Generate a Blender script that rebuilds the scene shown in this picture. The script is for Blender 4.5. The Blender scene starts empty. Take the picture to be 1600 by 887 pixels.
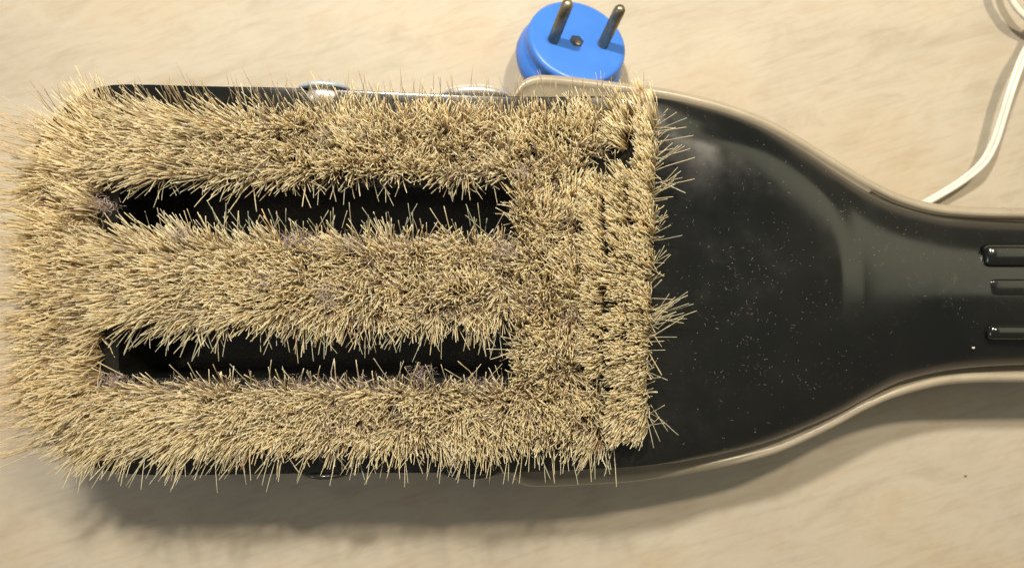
import bpy, bmesh, math, random
from mathutils import Vector, Matrix, noise
random.seed(7)
S = bpy.context.scene
COL = S.collection
MM = 0.001
CAMZ = 289.0            # camera height over the table, mm
FPX = 1155.0            # focal length in photo pixels (26 mm on a 36 mm wide sensor)

# ------------------------------------------------------------------ camera
cam = bpy.data.cameras.new('camera'); camo = bpy.data.objects.new('camera', cam); COL.objects.link(camo)
camo.location = (0, 0, CAMZ*MM); camo.rotation_euler = (0, 0, 0)
cam.lens = 26; cam.sensor_width = 36; cam.clip_start = 0.01; cam.clip_end = 20
cam.dof.use_dof = True; cam.dof.focus_distance = 0.232; cam.dof.aperture_fstop = 9.5
S.camera = camo
# ------------------------------------------------------------------ world
w = bpy.data.worlds.new('World'); S.world = w; w.use_nodes = True
bg = w.node_tree.nodes['Background']; bg.inputs[0].default_value = (1.0, 0.93, 0.80, 1); bg.inputs[1].default_value = 0.14
# ------------------------------------------------------------------ lamps (ceiling lamps of the room, warm, behind the brush)
def lamp(name, loc, size, power, col):
    l = bpy.data.lights.new(name, 'AREA'); l.shape = 'DISK'; l.size = size; l.energy = power; l.color = col
    o = bpy.data.objects.new(name, l); COL.objects.link(o); o.location = loc
    o.rotation_euler = (Vector((0, 0, 0.02))-Vector(loc)).to_track_quat('-Z', 'Y').to_euler()
    return o
lamp('ceiling_lamp_warm', (0.20, 0.37, 0.66), 0.045, 3.4, (1.0, 0.87, 0.68))
lamp('ceiling_lamp_pale', (-0.11, 0.375, 0.58), 0.045, 4.4, (1.0, 0.93, 0.82))
lamp('room_daylight', (-1.3, -0.35, 0.8), 0.4, 3.0, (0.84, 0.90, 1.0))
lw = lamp('lit_ceiling_panel', (1.50, 0.72, 1.4), 1.3, 8.5, (1.0, 0.96, 0.66))
lw.data.shape = 'RECTANGLE'; lw.data.size = 1.3; lw.data.size_y = 1.5; lw.rotation_euler = (0, 0, 0)
S.view_settings.view_transform = 'Standard'; S.view_settings.look = 'None'
S.view_settings.exposure = 0.30; S.view_settings.gamma = 1; S.view_settings.use_curve_mapping = False

# ------------------------------------------------------------------ helpers
def at(px, py, z=0.0):      # a point of the photo at height z (mm) -> metres
    k = (CAMZ-z)/FPX
    return Vector(((px-800)*k*MM, -(py-443.5)*k*MM, z*MM))
def lerp(a, b, t): return a+(b-a)*t
def clamp(x, a=0., b=1.): return max(a, min(b, x))
def sm(a, b, x):
    t = clamp((x-a)/(b-a)); return t*t*(3-2*t)
def curve(pts, x):          # Catmull-Rom through (x, y) samples
    if x <= pts[0][0]: return pts[0][1]
    if x >= pts[-1][0]: return pts[-1][1]
    for i in range(len(pts)-1):
        if pts[i][0] <= x <= pts[i+1][0]: break
    x0, y0 = pts[i]; x1, y1 = pts[i+1]; h = x1-x0
    def sl(j):
        if j <= 0: return (pts[1][1]-pts[0][1])/(pts[1][0]-pts[0][0])
        if j >= len(pts)-1: return (pts[-1][1]-pts[-2][1])/(pts[-1][0]-pts[-2][0])
        return (pts[j+1][1]-pts[j-1][1])/(pts[j+1][0]-pts[j-1][0])
    m0 = sl(i)*h; m1 = sl(i+1)*h; t = (x-x0)/h
    return (2*t**3-3*t**2+1)*y0+(t**3-2*t**2+t)*m0+(-2*t**3+3*t**2)*y1+(t**3-t**2)*m1
def link(name, me, mat, parent=None, smooth=True):
    o = bpy.data.objects.new(name, me); COL.objects.link(o)
    if mat and not me.materials: me.materials.append(mat)
    if smooth: me.polygons.foreach_set('use_smooth', [True]*len(me.polygons))
    if parent: o.parent = parent
    return o
def mesh(name, v, f):
    me = bpy.data.meshes.new(name); me.from_pydata([tuple(p) for p in v], [], f); me.update(); return me
def empty(name, loc=(0, 0, 0)):
    o = bpy.data.objects.new(name, None); COL.objects.link(o); o.location = loc; o.empty_display_size = 0.02; return o
def tag(o, label=None, cat=None, group=None, kind=None):
    for k, v in (('label', label), ('category', cat), ('group', group), ('kind', kind)):
        if v: o[k] = v
    return o
def loft(rings, cap=True):
    n = len(rings[0]); v = [p for r in rings for p in r]; f = []
    for i in range(len(rings)-1):
        for j in range(n):
            f.append((i*n+j, (i+1)*n+j, (i+1)*n+(j+1) % n, i*n+(j+1) % n))
    if cap:
        f.append(tuple(range(n))); f.append(tuple((len(rings)-1)*n+j for j in reversed(range(n))))
    return v, f
def lathe(prof, n=48, mat4=None):       # prof: (r, h) mm, axis z
    rings = []
    for r, h in prof:
        ring = [Vector((r*math.cos(2*math.pi*k/n), r*math.sin(2*math.pi*k/n), h))*MM for k in range(n)]
        if mat4: ring = [mat4 @ p for p in ring]
        rings.append(ring)
    return loft(rings)
def fixnormals(me):
    bm = bmesh.new(); bm.from_mesh(me); bmesh.ops.recalc_face_normals(bm, faces=bm.faces); bm.to_mesh(me); bm.free()
def tube(path, rad, n=10):
    rings = []
    for i, p in enumerate(path):
        t = (path[min(i+1, len(path)-1)]-path[max(i-1, 0)]).normalized()
        up = Vector((0, 0, 1))
        a = t.cross(up).normalized(); b = a.cross(t).normalized()
        r = rad[i] if isinstance(rad, (list, tuple)) else rad
        rings.append([p+(a*math.cos(2*math.pi*k/n)+b*math.sin(2*math.pi*k/n))*r for k in range(n)])
    return loft(rings)

# ------------------------------------------------------------------ materials
class M:
    def __init__(s, name):
        s.m = bpy.data.materials.new(name); s.m.use_nodes = True; s.t = s.m.node_tree
        s.b = s.t.nodes['Principled BSDF']; s.out = s.t.nodes['Material Output']
    def n(s, kind, **kw):
        nd = s.t.nodes.new('ShaderNode'+kind)
        for k, v in kw.items():
            if k in nd.inputs: nd.inputs[k].default_value = v
            else: setattr(nd, k, v)
        return nd
    def l(s, a, b): s.t.links.new(a, b)
    def coords(s, scale=(1, 1, 1), rot=(0, 0, 0)):
        tc = s.n('TexCoord'); mr = s.n('Mapping'); mr.inputs['Rotation'].default_value = rot
        mp = s.n('Mapping'); mp.inputs['Scale'].default_value = scale
        s.l(tc.outputs['Object'], mr.inputs[0]); s.l(mr.outputs[0], mp.inputs[0]); return mp.outputs[0]
    def ramp(s, src, stops):
        r = s.n('ValToRGB'); e = r.color_ramp.elements
        while len(e) < len(stops): e.new(0.5)
        for i, (p, c) in enumerate(stops):
            e[i].position = p; e[i].color = (*c, 1) if len(c) == 3 else c
        s.l(src, r.inputs[0]); return r.outputs[0]
    def mix(s, fac, a, b, mode='MIX'):
        m = s.n('Mix', data_type='RGBA', blend_type=mode)
        for i, x in ((0, fac), (6, a), (7, b)):
            if hasattr(x, 'links'): s.l(x, m.inputs[i])
            else: m.inputs[i].default_value = x if i == 0 else (*x, 1)
        return m.outputs[2]
    def set(s, **kw):
        for k, v in kw.items(): s.b.inputs[k.replace('_', ' ')].default_value = v

def wood_mat():
    m = M('birch_plywood')
    rot = (0, 0, math.radians(-17))
    c = m.coords((10, 24, 10), rot)
    n1 = m.n('TexNoise', Scale=3.4, Detail=8.0, Roughness=0.66, Distortion=0.7); m.l(c, n1.inputs['Vector'])
    c2 = m.coords((30, 330, 30), rot)
    n2 = m.n('TexNoise', Scale=1.5, Detail=6.0, Roughness=0.65); m.l(c2, n2.inputs['Vector'])
    c3 = m.coords((5, 7, 5), rot)
    n3 = m.n('TexNoise', Scale=2.2, Detail=3.0, Roughness=0.5); m.l(c3, n3.inputs['Vector'])
    base = m.ramp(n1.outputs[0], [(0.30, (0.37, 0.32, 0.245)), (0.42, (0.41, 0.358, 0.275)), (0.52, (0.435, 0.387, 0.305)), (0.62, (0.42, 0.362, 0.272)), (0.75, (0.385, 0.33, 0.252))])
    blot = m.ramp(n3.outputs[0], [(0.38, (0.93, 0.925, 0.92)), (0.5, (1, 1, 1)), (0.68, (1.0, 0.93, 0.84))])
    fine = m.ramp(n2.outputs[0], [(0.32, (0.90, 0.885, 0.87)), (0.50, (1, 1, 1)), (0.8, (1.0, 1.0, 1.0))])
    col = m.mix(1.0, base, blot, 'MULTIPLY'); col = m.mix(0.85, col, fine, 'MULTIPLY')
    # short dark pores along the grain
    c4 = m.coords((90, 700, 90), rot)
    v = m.n('TexNoise', Scale=1.0, Detail=1.0); m.l(c4, v.inputs['Vector'])
    pore = m.ramp(v.outputs[0], [(0.70, (0, 0, 0)), (0.85, (0.5, 0.5, 0.5))])
    col = m.mix(pore, col, (0.40, 0.30, 0.20))
    m.l(col, m.b.inputs['Base Color'])
    m.set(Roughness=0.55); m.b.inputs['Specular IOR Level'].default_value = 0.3
    bp = m.n('Bump', Strength=0.05, Distance=0.0003); m.l(n2.outputs[0], bp.inputs['Height']); m.l(bp.outputs[0], m.b.inputs['Normal'])
    return m.m
def plastic_black():
    m = M('black_plastic')
    c = m.coords()
    n = m.n('TexNoise', Scale=55.0, Detail=6.0, Roughness=0.6); m.l(c, n.inputs['Vector'])
    big = m.n('TexNoise', Scale=18.0, Detail=3.0); m.l(c, big.inputs['Vector'])
    base = m.ramp(big.outputs[0], [(0.35, (0.0045, 0.0056, 0.0056)), (0.65, (0.009, 0.0095, 0.008))])
    # dusty smears
    sme = m.ramp(n.outputs[0], [(0.54, (0, 0, 0)), (0.85, (0.14, 0.14, 0.14))])
    base = m.mix(sme, base, (0.045, 0.045, 0.042))
    sv = m.n('TexNoise', Scale=240.0, Detail=9.0, Roughness=0.75, Distortion=1.2); m.l(c, sv.inputs['Vector'])
    sv2 = m.n('TexNoise', Scale=13.0, Detail=1.0); m.l(c, sv2.inputs['Vector'])
    s1 = m.ramp(sv.outputs[0], [(0.58, (0, 0, 0)), (0.66, (0.3, 0.3, 0.3))]); s2 = m.ramp(sv2.outputs[0], [(0.56, (0, 0, 0)), (0.66, (1, 1, 1))])
    scf = m.mix(1.0, s1, s2, 'MULTIPLY'); base = m.mix(scf, base, (0.06, 0.055, 0.055))
    # specks of dust clustered in patches
    v = m.n('TexVoronoi', Scale=620.0); m.l(c, v.inputs['Vector'])
    sp = m.ramp(v.outputs['Distance'], [(0.06, (1, 1, 1)), (0.11, (0, 0, 0))])
    pn = m.n('TexNoise', Scale=40.0, Detail=4.0); m.l(c, pn.inputs['Vector'])
    pm = m.ramp(pn.outputs[0], [(0.50, (0, 0, 0)), (0.62, (1, 1, 1))])
    fac = m.mix(1.0, sp, pm, 'MULTIPLY')
    base = m.mix(fac, base, (0.16, 0.14, 0.10))
    m.l(base, m.b.inputs['Base Color'])
    r = m.ramp(n.outputs[0], [(0.35, (0.14,)*3), (0.5, (0.20,)*3), (0.72, (0.28,)*3)])
    rr = m.mix(fac, r, (0.8, 0.8, 0.8)); m.l(rr, m.b.inputs['Roughness'])
    m.set(IOR=1.5)
    wv = m.n('TexNoise', Scale=22.0, Detail=2.0); m.l(c, wv.inputs['Vector'])
    bp = m.n('Bump', Strength=0.25, Distance=0.0008); m.l(wv.outputs[0], bp.inputs['Height'])
    sc = m.n('TexNoise', Scale=1.0, Detail=3.0); c2 = m.coords((300, 2500, 300), (0, 0, 0.5)); m.l(c2, sc.inputs['Vector'])
    b2 = m.n('Bump', Strength=0.05, Distance=0.0001); m.l(sc.outputs[0], b2.inputs['Height']); m.l(bp.outputs[0], b2.inputs['Normal'])
    m.l(b2.outputs[0], m.b.inputs['Normal'])
    return m.m
def simple(name, col, rough, metal=0.0, noise_amt=0.12, nscale=120.0, spec=0.5, sss=0.0):
    m = M(name); c = m.coords()
    n = m.n('TexNoise', Scale=nscale, Detail=5.0); m.l(c, n.inputs['Vector'])
    a = tuple(x*(1-noise_amt) for x in col); b = tuple(min(1, x*(1+noise_amt)) for x in col)
    m.l(m.ramp(n.outputs[0], [(0.3, a), (0.7, b)]), m.b.inputs['Base Color'])
    m.l(m.ramp(n.outputs[0], [(0.3, (rough*0.85,)*3), (0.7, (min(1, rough*1.2),)*3)]), m.b.inputs['Roughness'])
    m.set(Metallic=metal); m.b.inputs['Specular IOR Level'].default_value = spec
    if sss:
        m.b.inputs['Subsurface Weight'].default_value = sss; m.b.inputs['Subsurface Radius'].default_value = (1, 0.6, 0.4); m.b.inputs['Subsurface Scale'].default_value = 0.002
    return m.m
def hair_mat(name, rough=0.5, trans=0.5):
    m = M(name)
    a = m.n('Attribute', attribute_name='tint')
    m.l(a.outputs['Color'], m.b.inputs['Base Color']); m.set(Roughness=rough); m.b.inputs['Specular IOR Level'].default_value = 0.18
    tr = m.n('BsdfTranslucent'); m.l(a.outputs['Color'], tr.inputs[0])
    mx = m.n('MixShader'); mx.inputs[0].default_value = trans
    m.l(m.b.outputs[0], mx.inputs[1]); m.l(tr.outputs[0], mx.inputs[2]); m.l(mx.outputs[0], m.out.inputs[0])
    return m.m
WOOD = wood_mat(); BLACK = plastic_black()
CREAM = simple('cream_plastic', (0.32, 0.275, 0.20), 0.3, noise_amt=0.08, sss=0.1)
CHROME = simple('worn_chrome', (0.88, 0.88, 0.87), 0.34, metal=0.8, noise_amt=0.15, nscale=200)
STEELBLUE = simple('dull_steel', (0.45, 0.52, 0.58), 0.42, metal=0.45)
DARKMETAL = simple('chrome_dark_reflection', (0.05, 0.05, 0.045), 0.22, metal=0.6)  # chrome with the reflection of dark surroundings painted in as base colour
BRASS = simple('tarnished_brass', (0.27, 0.24, 0.17), 0.4, metal=0.9, noise_amt=0.45, nscale=260)
BLUE = simple('blue_plastic', (0.045, 0.175, 0.60), 0.33, noise_amt=0.04, sss=0.05)
DARKBLUE = simple('recess_shade', (0.012, 0.022, 0.05), 0.7)  # dark blue painted for the shade of the uncut screw recess
WHITE = simple('white_pvc', (0.66, 0.63, 0.54), 0.35, noise_amt=0.05, sss=0.1)
BRISTLE = hair_mat('natural_bristle'); LINT = hair_mat('lint_fibre', 0.9, 0.15)
GLOSS = simple('glossy_black_rib', (0.008, 0.008, 0.008), 0.14)
CRUMB = simple('pale_crumb', (0.5, 0.46, 0.36), 0.8)

# ------------------------------------------------------------------ table (setting)
def build_table():
    x0, x1, y0, y1, t = -0.75, 0.75, -0.5, 0.6, 0.018
    v = []; b = 0.0015
    for z, i in ((-t, 0), (-b, 0), (0, b)):
        v += [(x0+i, y0+i, z), (x1-i, y0+i, z), (x1-i, y1-i, z), (x0+i, y1-i, z)]
    f = [(3, 2, 1, 0), (8, 9, 10, 11)]
    for r in (0, 4):
        for j in range(4): f.append((r+j, r+(j+1) % 4, r+4+(j+1) % 4, r+4+j))
    tag(link('table_top', mesh('table_top', v, f), WOOD, smooth=False), kind='structure')
build_table()

# ------------------------------------------------------------------ brush
brush = empty('vacuum_brush', at(800, 443, 0))
tag(brush, 'black plastic brush head with dense straw coloured bristles and a cream backed handle', 'brush')
off = -brush.location
ZP = 46.0
TOP = [(40, 330), (46, 280), (55, 238), (70, 205), (90, 182), (112, 160), (140, 143), (175, 134), (230, 133), (300, 135), (460, 138), (600, 144), (700, 148), (850, 152), (950, 151), (1030, 155), (1100, 170), (1150, 185), (1200, 207), (1250, 237), (1300, 270), (1350, 300), (1400, 321), (1470, 338), (1600, 346), (1800, 349)]
BOT = [(40, 540), (46, 590), (58, 640), (76, 676), (100, 704), (131, 722), (171, 735), (210, 740), (300, 741), (460, 739), (600, 738), (800, 737), (900, 733), (1000, 727), (1100, 711), (1200, 686), (1300, 646), (1350, 620), (1400, 597), (1480, 579), (1600, 571), (1800, 569)]
def ztop(px): return 46.0 - 1.0*sm(1300, 1420, px)
def zedge(px): return curve([(0, 45.0), (960, 44.8), (1030, 41), (1100, 34), (1300, 29.5), (1450, 29), (1800, 29)], px)
def pexp(px): return curve([(0, 9.0), (980, 6.0), (1080, 3.6), (1200, 2.8), (1330, 2.2), (1450, 1.95), (1800, 1.95)], px)
def lift(px, py):      # raised D-shaped pad between the bristles and the neck, with a shallow hollow
    cy = 447.0
    rr = ((max(px-1040, 0))/262.0)**3.0+(abs(py-cy)/242.0)**3.0
    e = 1-sm(0.74, 1.16, rr)
    e *= sm(1025, 1120, px)
    hollow = -1.6*math.exp(-(((px-1170)/110.)**2+((py-450)/190.)**2)*1.2)*sm(1030, 1090, px)
    # shallow thumb dip in the neck towards the lower side
    dip = -0.0
    return 1.0*e+hollow+dip
def shell():
    rings = []
    xs = []; x = 40.0
    while x < 1800:
        xs.append(x); x += 1.2 if x < 60 else (3.0 if x < 220 else (9.0 if x < 1000 else 4.0))
    xs.append(1800.0)
    n = 72
    for px in xs:
        yt = curve(TOP, px); yb = curve(BOT, px); ze = zedge(px); p = pexp(px); zt = ztop(px)
        t = clamp((px-40)/34.0); h = (zt-ze)*((1-(1-t)**3.0)**(1/3.0))
        A = at(px, yt, ze); B = at(px, yb, ze); cy = (A.y+B.y)/2; hw = (A.y-B.y)/2
        ring = []
        for k in range(n+1):
            a = math.pi*k/n; c = math.cos(a); s = math.sin(a)
            y = cy+hw*math.copysign(abs(c)**(2/p), c); z = ze+h*abs(s)**(2/p)
            pyy = 443.5 - y/MM*FPX/(CAMZ-z)
            if px > 1020 and 0 < k < n: z += lift(px, pyy)*(abs(s)**0.6)
            ring.append(Vector((A.x, y, z*MM)))
        for q, zz in ((1.0, ze-3), (0.985, ze-12), (0.95, 14)):
            ring.append(Vector((A.x, cy-hw*q, zz*MM)))
        for q, zz in ((0.95, 14), (0.985, ze-12), (1.0, ze-3)):
            ring.append(Vector((A.x, cy+hw*q, zz*MM)))
        rings.append([r+off for r in ring])
    v, f = loft(rings)
    me = mesh('nozzle_shell', v, f); fixnormals(me)
    return me
def rounded_cutter(x0, x1, y0, y1, z0, z1, r=14):
    pts = []
    for cx, cy, a0 in ((x1-r, y0+r, -90), (x1-r, y1-r, 0), (x0+r, y1-r, 90), (x0+r, y0+r, 180)):
        for k in range(7):
            a = math.radians(a0+15*k); pts.append((cx+r*math.cos(a), cy+r*math.sin(a)))
    rings = []
    for z in (z0, z1):
        rings.append([Vector((*at(px, py, ZP).xy, z*MM))+off for px, py in pts])
    v, f = loft(rings); me = mesh('cutter', v, f); fixnormals(me); return me
shell_o = link('nozzle_shell', shell(), BLACK, brush)
for args in ((186, 800, 293, 366), (186, 796, 513, 590)):
    cu = bpy.data.objects.new('cutter', rounded_cutter(*args, 16, 60)); COL.objects.link(cu); cu.parent = brush
    md = shell_o.modifiers.new('slot', 'BOOLEAN'); md.operation = 'DIFFERENCE'; md.object = cu; md.solver = 'EXACT'
bpy.context.view_layer.update()
dg = bpy.context.evaluated_depsgraph_get()
new = bpy.data.meshes.new_from_object(shell_o.evaluated_get(dg)); shell_o.modifiers.clear(); shell_o.data = new
for o in [o for o in bpy.data.objects if o.name.startswith('cutter')]: bpy.data.objects.remove(o)
bm = bmesh.new(); bm.from_mesh(new)
for e in bm.edges:
    if len(e.link_faces) == 2 and e.calc_face_angle() > math.radians(50): e.smooth = False
for f in bm.faces: f.smooth = True
bm.to_mesh(new); bm.free()
tag(shell_o, 'glossy black plastic shell of brush head and handle')

# cream rear housing: nests round the black shell with a rolled lip
CT = [(800, 150), (806, 140), (816, 127), (832, 119), (850, 117), (900, 121), (950, 127), (1030, 137), (1100, 152), (1150, 167), (1200, 187), (1250, 215), (1300, 246), (1350, 276), (1400, 301), (1470, 319), (1600, 325), (1800, 327)]
CB = [(800, 742), (806, 750), (818, 757), (835, 760), (900, 758), (1000, 751), (1100, 735), (1200, 712), (1250, 692), (1300, 668), (1350, 641), (1400, 620), (1480, 601), (1600, 597), (1800, 595)]
def housing():
    rings = []; xs = []; x = 800.0
    while x < 1800: xs.append(x); x += 1.5 if x < 850 else 5.0
    xs.append(1800.0)
    for px in xs:
        A = at(px, curve(CT, px), 29); B = at(px, curve(CB, px), 29); cy = (A.y+B.y)/2; hw = (A.y-B.y)/2/MM
        prof = [(-5.0, 29.0), (-3.6, 30.6), (-2.4, 31.3), (-1.1, 30.9), (-0.3, 29.8), (0, 28.6), (-0.2, 27.6), (-1.0, 26.0), (-4.5, 24.8), (-6.5, 22.0), (-10, 14.0), (-14, 6.0), (-19, 1.2), (-24, 0.05)]
        k = 1.0 if hw > 40 else 0.75
        side = [(hw+d*(k if d < -4 else 1), z) for d, z in prof]
        ring = [Vector((A.x, cy+y*MM, z*MM)) for y, z in side]+[Vector((A.x, cy-y*MM, z*MM)) for y, z in reversed(side)]
        rings.append([r+off for r in ring])
    v, f = loft(rings); me = mesh('rear_housing', v, f); fixnormals(me); return me
tag(link('rear_housing', housing(), CREAM, brush), 'cream plastic back half with a rolled lip')

# grip ribs on the handle (raised glossy bars)
def rib(x0, y0, y1, zc, hh):
    rings = []; x1 = 1790
    L = [(0, 0.02), (1.5, 0.45), (5, 0.8), (10, 0.97), (16, 1.0)]
    xs = [x0+a for a, _ in L]+[1650, 1700, x1]; hs = [b for _, b in L]+[1, 1, 1]
    for px, s in zip(xs, hs):
        A = at(px, (y0+y1)/2, zc); w2 = (y1-y0)/2*(CAMZ-zc)/FPX
        ring = []
        for c, h in ((-1.12, -1.5), (-1.0, 0.1), (-0.9, 0.7), (-0.72, 1), (0, 1.06), (0.72, 1), (0.9, 0.7), (1.0, 0.1), (1.12, -1.5)):
            ring.append(Vector((A.x, A.y+c*w2*(0.6+0.4*s)*MM, (zc+(hh*h*s if h > 0 else h))*MM))+off)
        rings.append(ring)
    v, f = loft(rings); me = mesh('grip_rib', v, f); fixnormals(me); return me
for x0, y0, y1, zc, hh in ((1536, 383, 417, 43.4, 2.1), (1545, 436, 462, 44.6, 0.7), (1542, 508, 530, 43.4, 1.7)):
    link('grip_rib', rib(x0, y0, y1, zc, hh), BLACK, brush)

# studs on the side walls
def stud(px, py, z, rx, ry, rz, mat, label, flange=None):
    c = at(px, py, z)+off; sgn = 1 if py < 443 else -1
    bm = bmesh.new(); bmesh.ops.create_uvsphere(bm, u_segments=40, v_segments=24, radius=1)
    for v in bm.verts:
        q = v.co.copy(); v.co = Vector((q.x*rx, q.y*ry, q.z*rz))*MM+c
    me = bpy.data.meshes.new('side_stud'); bm.to_mesh(me); bm.free()
    o = link('side_stud', me, mat, brush); tag(o, label)
    if flange:
        fx, fy, fr, dy, fm = flange
        mt = Matrix.Translation(c+Vector((0, sgn*dy*MM, 0))) @ Matrix.Rotation(math.radians(-90*sgn), 4, 'X')
        v, f = lathe([(fr*0.5, -0.8), (fr, -0.8), (fr, 0.2), (fr*0.9, 1.0), (fr*0.5, 1.3), (0.01, 1.4)], 48, mt)
        me = mesh('flange', v, f); fixnormals(me); link('flange', me, fm, o)
stud(508, 155, 40.5, 7.2, 4.6, 7.0, CHROME, 'small chrome domed stud on far side', (0, 0, 8.6, 3.2, STEELBLUE))
stud(742, 150, 36, 12.0, 3.4, 8.5, CHROME, 'wide bright chrome stud on far side')
stud(512, 721, 38.5, 6.8, 4.0, 7.0, simple('chrome_wood_reflection', (0.34, 0.29, 0.21), 0.3, metal=0.9), 'chrome stud on near side, its wood reflection painted tan', (0, 0, 8.4, 3.2, DARKMETAL))  # brown wood reflection painted into the chrome's base colour
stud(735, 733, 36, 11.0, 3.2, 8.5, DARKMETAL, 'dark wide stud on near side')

# ---- bristles
class Hairs:
    def __init__(s): s.v = []; s.f = []; s.c = []
    def add(s, pts, r0, r1, col, sides=3, tipcol=None):
        base = len(s.v); m = len(pts)
        ph = random.random()*6.28
        for i, p in enumerate(pts):
            t = (pts[min(i+1, m-1)]-pts[max(i-1, 0)])
            if t.length < 1e-9: t = Vector((0, 0, 1))
            t.normalize()
            a = t.orthogonal().normalized(); b = t.cross(a)
            r = lerp(r0, r1, i/(m-1))
            cc = col if tipcol is None else tuple(lerp(col[k], tipcol[k], i/(m-1)) for k in range(3))
            for k in range(sides):
                an = ph+2*math.pi*k/sides
                s.v.append(p+(a*math.cos(an)+b*math.sin(an))*r); s.c.append((*cc, 1))
        for i in range(m-1):
            for k in range(sides):
                k2 = (k+1) % sides
                s.f.append((base+i*sides+k, base+i*sides+k2, base+(i+1)*sides+k2, base+(i+1)*sides+k))
        s.f.append(tuple(base+(m-1)*sides+k for k in range(sides)))
    def build(s, name, mat, parent):
        me = mesh(name, s.v, s.f)
        at_ = me.color_attributes.new('tint', 'FLOAT_COLOR', 'POINT')
        at_.data.foreach_set('color', [x for c in s.c for x in c])
        return link(name, me, mat, parent)
def cap(c, m=0.94):      # keeps the hue when a colour would clip
    c = tuple(c); k = min(1.0, m/max(c)); return tuple(x*k for x in c)
def straw(px):
    r = random.random(); g = random.gauss(0, 0.06)
    left = sm(330, 60, px)
    if r < 0.72: c = (0.94, 0.862, 0.61)
    elif r < 0.84: c = (0.95, 0.90, 0.73)
    elif r < 0.95: c = (0.87, 0.735, 0.44)
    else: c = (0.58, 0.41, 0.26)
    c = tuple(lerp(a, b, 0.35*left) for a, b in zip(c, (0.88, 0.73, 0.42)))
    return cap(x*(1+g) for x in c)
def surf_normal_z(px, py): return ZP
def bristle_path(root, dx, dy, L, curl, nseg=5):
    # root mm vector, (dx,dy) horizontal reach of the tip in mm, L length mm
    pts = []; reach = math.hypot(dx, dy); reach = min(reach, L*0.93); k = reach/max(1e-6, math.hypot(dx, dy)); dx *= k; dy *= k
    H = math.sqrt(max(L*L-reach*reach, (0.25*L)**2))
    kx = random.gauss(0, curl); ky = random.gauss(0, curl)
    for i in range(nseg):
        t = i/(nseg-1); e = t**1.35
        bend = math.sin(t*math.pi)*0.6+t**3*1.0
        pts.append(Vector((root.x+dx*e+kx*bend, root.y+dy*e+ky*bend, root.z+H*(t**0.9 if t else 0)))*MM+off)
    return pts
def lean(px, py):
    lx = -0.46*(1-sm(120, 620, px)); ly = 0.0
    if py < 205: ly += 0.20
    elif py < 285: ly += random.uniform(-.12, .18)
    if 240 < py < 290 and 180 < px < 800: ly -= 0.06
    if 370 < py < 405 and px > 180 and px < 800: ly += 0.20
    if 475 < py < 510 and px < 800: ly -= 0.22
    if 600 < py < 634: ly -= 0.03
    if 634 < py < 662: ly -= 0.10
    if py > 662: ly -= 0.20
    if px < 190:
        lx -= 0.06*sm(190, 60, px)
        ly += -(py-443)/443*0.36
    if px > 925: lx -= 0.38; ly += 0.22*(1-sm(250, 650, py))-0.15*sm(600, 690, py)
    elif px > 800: lx -= 0.08; ly += random.uniform(-.1, .2)
    return lx, ly
def blen(px, py):
    L = 11.6+2.6*(1-sm(60, 420, px))
    if px > 930: L = 12.5
    if py < 205 or py > 672: L += 0.8
    return L
def tuft(h, px, py, count):
    R = at(px, py, ZP)/MM
    lx, ly = lean(px, py); jl = 0.05 if px > 925 else 0.13; lx += random.gauss(0, jl); ly += random.gauss(0, jl)
    L0 = blen(px, py)*random.uniform(0.93, 1.06)
    comb = 0.5 if px > 925 else (0.78 if px > 800 else 1.0)
    mess = abs(noise.noise(Vector((px/90., py/60., 3.3))))*2.2 if px < 930 else 0.1
    L0 *= 1-0.16*mess
    sx_, sy_ = (0.95, 1.15) if px > 800 and 285 < py < 600 or px > 925 else (1.12, 0.82)
    clumps = []
    for i in range(13):
        a = random.random()*6.28; q = math.sqrt(random.random())*3.5*comb+0.2
        clumps.append((math.cos(a)*q, math.sin(a)*q, random.gauss(0, 0.11), random.gauss(1, 0.10), random.gauss(0, 0.5)))
    for i in range(count):
        a = random.random()*6.28; q = math.sqrt(random.random())*2.65
        rx, ry = math.cos(a)*q*sx_, math.sin(a)*q*sy_
        root = Vector((R.x+rx, R.y+ry, ZP-0.6))
        best = min(clumps, key=lambda c: (c[0]*0.6-rx)**2+(c[1]*0.6-ry)**2+random.random()*2)
        L = L0*random.uniform(0.78, 1.05)*(1+best[2])
        if random.random() < 0.03: L *= random.uniform(1.1, 1.35)
        k = 0.88
        fx = lerp(rx*1.6*comb, best[0]*1.25, k)+random.gauss(0, 0.42)
        fy = lerp(ry*1.6*comb, best[1]*1.25, k)+random.gauss(0, 0.55)
        dx = fx-rx*0.6+lx*L; dy = fy-ry*0.6+ly*L
        if random.random() < (0.10+0.3*mess)*comb: dx += random.gauss(0, 3.2); dy += random.gauss(0, 3.2)
        rad = random.uniform(0.13, 0.225)*MM
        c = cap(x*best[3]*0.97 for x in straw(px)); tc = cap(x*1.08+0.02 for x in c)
        bc = tuple(lerp(x, y, 0.45) for x, y in zip(c, (0.62, 0.46, 0.30)))  # browner roots: shade between the tufts painted into the bristle colour
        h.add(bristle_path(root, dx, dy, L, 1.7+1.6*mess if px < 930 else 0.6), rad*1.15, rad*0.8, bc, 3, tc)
def jit(a): return random.uniform(-a, a)
spots = []
def rowx(y, x0, x1, step):
    n = int(round((x1-x0)/step)); st = (x1-x0)/n
    for i in range(n+1): spots.append((x0+i*st+jit(3.5), y+jit(3.5)))
def coly(x, y0, y1, step, skip=()):
    n = int(round((y1-y0)/step)); st = (y1-y0)/n
    for i in range(n+1):
        y = y0+i*st
        if any(a <= y <= b for a, b in skip): continue
        spots.append((x+jit(3), y+jit(3)))
for y, x0 in ((201, 126), (230, 112), (264, 186)): rowx(y, x0, 925, 33)
for y in (394, 424, 455, 485): rowx(y, 196, 780, 34)
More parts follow.
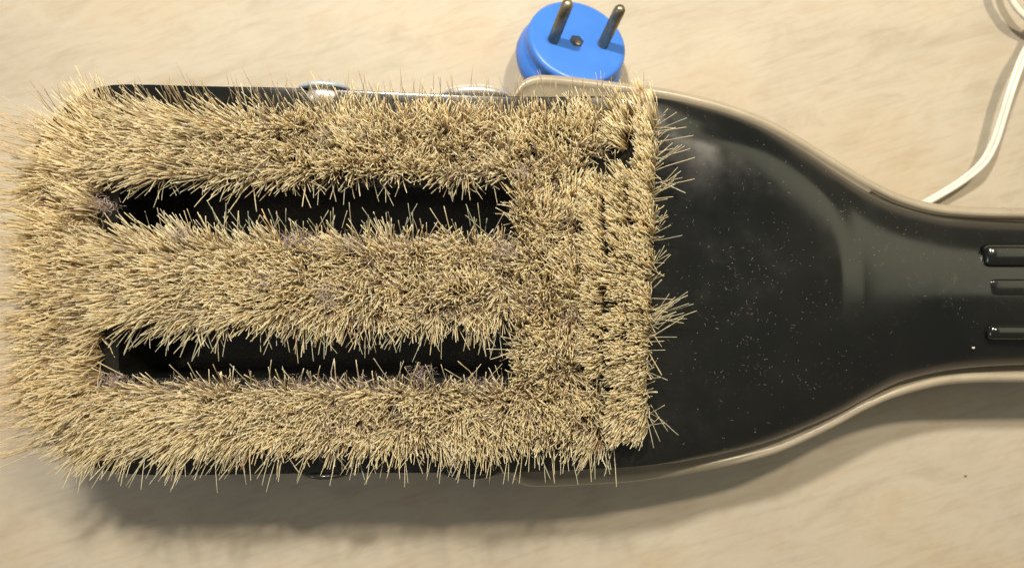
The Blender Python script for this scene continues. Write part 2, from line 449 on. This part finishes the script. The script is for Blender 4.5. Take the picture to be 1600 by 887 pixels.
for y, x0 in ((620, 186), (648, 116), (675, 130)): rowx(y, x0, 925, 33)
coly(90, 224, 656, 33); coly(113, 268, 617, 33); coly(150, 262, 622, 33)
for x in (820, 856, 893): coly(x, 304, 582, 34)
coly(935, 302, 570, 22); coly(974, 190, 660, 19)
for k in range(31): spots.append((1015-16*k/30+jit(2), 186+k*15.9+jit(2)))
def corner(p):
    for cy, s in ((305, -1), (575, 1)):
        if p[0] < 195 and (p[1]-cy)*s > 0 and math.hypot(p[0]-195, p[1]-cy) > 116: return True
    return False
spots = [p for p in spots if not corner(p) and ((p[0]-952)/38)**2+((p[1]-254)/27)**2 > 1 and ((p[0]-938)/38)**2+((p[1]-598)/26)**2 > 1]
print('tufts', len(spots))
random.shuffle(spots)
extra = Hairs()
for i, (px, py) in enumerate(spots):
    dens = 114
    if px > 930: dens = 112
    if i < 300:
        h = Hairs(); tuft(h, px, py, dens); h.build('bristle_tuft', BRISTLE, brush)
    else: tuft(extra, px, py, dens)
if extra.v: tag(extra.build('bristle_fill', BRISTLE, brush), kind='stuff')
# stray bristles
st = Hairs()
def stray(px, py, dx, dy, L, c=None, z=ZP, rad=0.14):
    R = at(px, py, z)/MM
    cc = c or random.choice([(0.80, 0.72, 0.50), (0.70, 0.67, 0.50), (0.86, 0.79, 0.58)])
    st.add(bristle_path(Vector((R.x, R.y, z)), dx, dy, L, 0.9, 7), rad*MM, rad*0.7*MM, cc, 4)
for (cx, cy, n) in ((1015, 262, 10), (1018, 300, 8), (1015, 365, 7), (1018, 415, 6), (1015, 495, 16), (1012, 520, 8), (1010, 640, 4), (1012, 215, 4)):
    for i in range(n):
        L = random.uniform(9, 16); a = random.gauss(0.55 if cy < 620 else -.9, 0.33)
        if cy in (365, 415): a += 0.3; L *= 0.7
        stray(cx+jit(7), cy+jit(12), math.cos(a)*L*0.82, math.sin(a)*L*0.82, L)
for i in range(120): stray(1016+jit(5)-16*(i/120), 190+i*4.05, random.gauss(1.5, 2.2), random.gauss(0.6, 2.5), random.uniform(7, 12))
stray(1030, 285, 9.5, -5.2, 11, (0.85, 0.82, 0.72), rad=0.2)
for i in range(150):     # hairs crossing the slots
    up = random.random() < 0.5; x = random.uniform(200, 780)
    y = 372 if up else 508
    L = random.uniform(8, 14); s = 1 if up else -1
    stray(x, y, random.gauss(0, 3.5), s*L*random.uniform(0.45, 0.85), L, random.choice([(0.62, 0.64, 0.50), (0.75, 0.70, 0.50), (0.70, 0.68, 0.54)]))
for i in range(90):
    up = random.random() < 0.5; x = random.uniform(200, 780); L = random.uniform(6, 12)
    stray(x, 283 if up else 603, random.gauss(0, 3), (-1 if up else 1)*L*random.uniform(0.4, 0.8), L)
for cx, cy in ((940, 250), (926, 602)):
    for i in range(26):
        a = random.random()*6.28; L = random.uniform(8, 13)
        stray(cx+math.cos(a)*34, cy+math.sin(a)*28, -math.cos(a)*L*random.uniform(.2, .7)+jit(2), math.sin(a)*L*random.uniform(.2, .7)+jit(2), L)
for i in range(230):    # upper rim
    x = random.uniform(100, 1015); L = random.uniform(13, 19)
    stray(x, 190+jit(8), random.gauss(-1.0-2.5*sm(500, 100, x), 3), L*random.uniform(0.45, 0.75), L, random.choice([(0.70, 0.58, 0.38), (0.52, 0.44, 0.33), (0.76, 0.64, 0.42)]), rad=0.11)
for i in range(120):     # lower rim
    x = random.uniform(120, 960); L = random.uniform(13, 18)
    stray(x, 684+jit(6), random.gauss(-1.8, 3), -L*random.uniform(0.5, 0.8), L)
for i in range(260):    # left fringe, long
    y = random.uniform(190, 700); L = random.uniform(15, 22)
    stray(80+jit(12), y, -L*random.uniform(0.5, 0.85), -(y-443)/443*7+random.gauss(0, 2.5), L, (0.86, 0.72, 0.46))
tag(st.build('stray_bristles', BRISTLE, brush), kind='stuff')
# lint caught at the roots: mauve-brown fluff
li = Hairs()
def fluff(px, py, n, spread, zlo, zhi, cols):
    R = at(px, py, ZP)/MM
    for i in range(n):
        p = Vector((R.x+random.gauss(0, spread), R.y+random.gauss(0, spread*0.7), random.uniform(zlo, zhi)))
        d = Vector((random.gauss(0, 1), random.gauss(0, 1), random.gauss(0, .5))).normalized()
        pts = []
        for k in range(4):
            pts.append(p*MM+off); d = (d+Vector((random.gauss(0, .7), random.gauss(0, .7), random.gauss(0, .4)))).normalized(); p = p+d*random.uniform(0.5, 1.0)
            p.z = max(p.z, 46.2)
        c = random.choice(cols); li.add(pts, 0.06*MM, 0.05*MM, c, 3)
MAUVE = [(0.42, 0.33, 0.28), (0.34, 0.25, 0.21), (0.50, 0.41, 0.36), (0.30, 0.20, 0.13)]
PINK = [(0.60, 0.50, 0.47), (0.50, 0.41, 0.38), (0.68, 0.60, 0.56)]
for i in range(420):
    px, py = random.choice(spots)
    if px < 930: fluff(px+jit(18), py+jit(18), 34, 2.0, 47, 55.5, MAUVE)
for i in range(80): fluff(random.uniform(200, 790), random.choice([602, 606, 598, 377, 382]), 26, 1.7, 46.4, 51, PINK+MAUVE)
for px, py, n in ((430, 440, 90), (520, 455, 90), (525, 470, 70), (790, 395, 90), (815, 275, 70), (180, 325, 90), (470, 375, 60), (660, 578, 60), (195, 590, 80), (300, 368, 80), (560, 385, 60)):
    fluff(px, py, int(n*1.5), 1.7, 48, 58, PINK+MAUVE)
tag(li.build('root_lint', LINT, brush), kind='stuff')
# dust grains on the black shell
du = Hairs(); dv = []; df = []
from mathutils.bvhtree import BVHTree
bvh = BVHTree.FromPolygons([v.co[:] for v in shell_o.data.vertices], [p.vertices[:] for p in shell_o.data.polygons])
def drop(px, py):
    a = at(px, py, 46)+off; h = bvh.ray_cast(Vector((a.x, a.y, 0.1)), Vector((0, 0, -1))); return h[0]
for i in range(800):
    if i < 600: px, py = random.gauss(1150, 65), random.gauss(450, 120)
    else: px, py = random.uniform(1040, 1560), random.uniform(200, 680)
    if px < 1035: continue
    if noise.noise(Vector((px/30., py/30., 0))) < -0.15: continue
    p = drop(px, py)
    if p is None or p.z*1000 < 30: continue
    r = abs(random.gauss(0, 0.06))+0.035; b = len(dv)
    if random.random() < 0.25:
        q = p+Vector((0, 0, 0.00008)); a = random.random()*6.28; pts = []
        for k in range(4):
            pts.append(q.copy()); a += random.gauss(0, .8); q = q+Vector((math.cos(a), math.sin(a), 0))*0.00035
        du.add(pts, 0.05*MM, 0.04*MM, (0.30, 0.24, 0.16), 3); continue
    c = random.choice([(0.22, 0.19, 0.13), (0.20, 0.14, 0.06), (0.36, 0.34, 0.29), (0.14, 0.13, 0.10)])
    du.add([p, p+Vector((r*jit(1), r*jit(1), r*1.2))*MM], r*MM, r*0.6*MM, c, 5)
tag(du.build('dust_grains', LINT, brush), kind='stuff')

# crumb on the handle and things on the table
def crumb(name, px, py, z, r, mat, label):
    bm = bmesh.new(); bmesh.ops.create_icosphere(bm, subdivisions=2, radius=1)
    for v in bm.verts:
        k = 1+0.35*noise.noise(v.co*1.7+Vector((px, py, 0))); v.co = Vector((v.co.x*r*1.3*k, v.co.y*r*k, v.co.z*r*0.7*k))*MM
    me = bpy.data.meshes.new(name); bm.to_mesh(me); bm.free()
    o = link(name, me, mat); o.location = at(px, py, z)+Vector((0, 0, r*0.5*MM)); tag(o, label, name); return o
p = drop(1520, 543)
crumb('crumb', 1520, 543, (p.z*1000 if p else 42), 0.42, CRUMB, 'tiny pale crumb lying on the lower side of the black handle')
crumb('speck', 1508, 743, 0, 0.4, simple('brown_speck', (0.12, 0.09, 0.06), 0.8), 'tiny dark speck on the bare wood below the handle')

# ------------------------------------------------------------------ blue plug
PC = at(903, 63, 21.5)
nrm = Vector((0.22, 0.385, 0.895)).normalized()
xax = (Vector((1, 0, 0))-nrm*nrm.x).normalized(); xax = (Matrix.Rotation(math.radians(5), 3, nrm) @ xax)
yax = nrm.cross(xax)
base = PC-nrm*20*MM
plug = empty('power_plug', (base.x, base.y, 0))
tag(plug, 'round blue plastic two pin plug lying tilted on the wood beyond the brush', 'plug')
mt = Matrix.Translation(PC-plug.location) @ Matrix((xax, yax, nrm)).transposed().to_4x4()
v, f = lathe([(0.01, -14.6), (13, -14.6), (17.5, -14.2), (19.8, -13.2), (20.5, -11.2), (20.2, -9.0), (19.0, -6.8), (18.0, -5.4), (17.8, -4.8), (18.3, -3.2), (18.5, -1.6), (18.2, -0.6), (17.5, -0.1), (16.5, 0), (10, 0), (4.2, 0), (0.01, 0)], 72, mt)
me = mesh('plug_body', v, f); fixnormals(me); link('plug_body', me, BLUE, plug)
xsep = 9.4
for sx in (-1, 1):
    m2 = mt @ Matrix.Translation(Vector((sx*xsep, -1.0, 0))*MM)
    v, f = lathe([(0.01, -1), (2.05, -1), (2.05, 0), (2.05, 5), (2.05, 16.8), (1.9, 17.9), (1.4, 18.7), (0.7, 19.1), (0.01, 19.2)], 28, m2)
    me = mesh('contact_pin', v, f); fixnormals(me); link('contact_pin', me, BRASS, plug)
    v, f = lathe([(3.0, 0.02), (3.0, 0.10), (2.3, 0.35), (2.1, 0.35), (2.1, 0.02)], 28, m2)
# screw on a flat dark hexagon: recess shade painted, nothing cut in
m3 = mt @ Matrix.Translation(Vector((-0.6, -0.5, 0))*MM)
v, f = lathe([(2.75, 0.02), (2.7, 0.07), (2.0, 0.07), (1.9, 0.05), (0.01, 0.05)], 6, m3)
me = mesh('screw_recess_shade', v, f); fixnormals(me); rec = link('screw_recess_shade', me, DARKBLUE, plug)
m4 = m3 @ Matrix.Translation(Vector((0.5, -0.8, -0.25))*MM)
v, f = lathe([(1.15, 0.1), (1.15, 0.38), (0.9, 0.5), (0.01, 0.55)], 24, m4)
me = mesh('screw', v, f); fixnormals(me); link('screw', me, BRASS, plug)

# ------------------------------------------------------------------ white twin power cord
cord = empty('power_cord', at(1560, 200, 0))
tag(cord, 'thin white twin strand cord curving over the wood beside the handle', 'cord')
def spline(P, n=14):
    out = []
    for i in range(len(P)-1):
        a = P[max(i-1, 0)]; b = P[i]; c = P[i+1]; d = P[min(i+2, len(P)-1)]
        for k in range(n):
            t = k/n; out.append(0.5*((2*b)+(c-a)*t+(2*a-5*b+4*c-d)*t*t+(3*b-a-3*c+d)*t**3))
    out.append(P[-1]); return out
CP = [(1405, 340, 3, 12), (1440, 320, 4, 12), (1472, 302, 5, 13), (1505, 281, 6, 18), (1534, 256, 8, 30), (1552, 225, 9, 45), (1566, 183, 10, 60), (1580, 138, 11, 62), (1598, 90, 11, 60), (1625, 40, 10, 50), (1640, -20, 9, 40), (1620, -70, 9, 30), (1582, -70, 9, 20), (1566, -35, 9, 25), (1580, 0, 9, 30), (1603, 28, 8, 30), (1650, 60, 4, 30), (1720, 90, 2.5, 0), (1900, 120, 2.5, 0)]
mid = spline([at(a, b, z) for a, b, z, _ in CP]); tw = spline([Vector((t, 0, 0)) for *_, t in CP])
for sgn in (-1, 1):
    path = []
    for i, p in enumerate(mid):
        t = (mid[min(i+1, len(mid)-1)]-mid[max(i-1, 0)]).normalized()
        side = t.cross(Vector((0, 0, 1))).normalized(); up = side.cross(t)
        a = math.radians(65-tw[i].x)      # flat pair twists along its run
        d = side*math.cos(a)+up*math.sin(a)
        path.append(p+d*sgn*0.84*MM-cord.location)
    v, f = tube(path, 0.88*MM, 12); me = mesh('strand', v, f); fixnormals(me); link('strand', me, WHITE, cord)

# ------------------------------------------------------------------ render
S.render.engine = 'CYCLES'
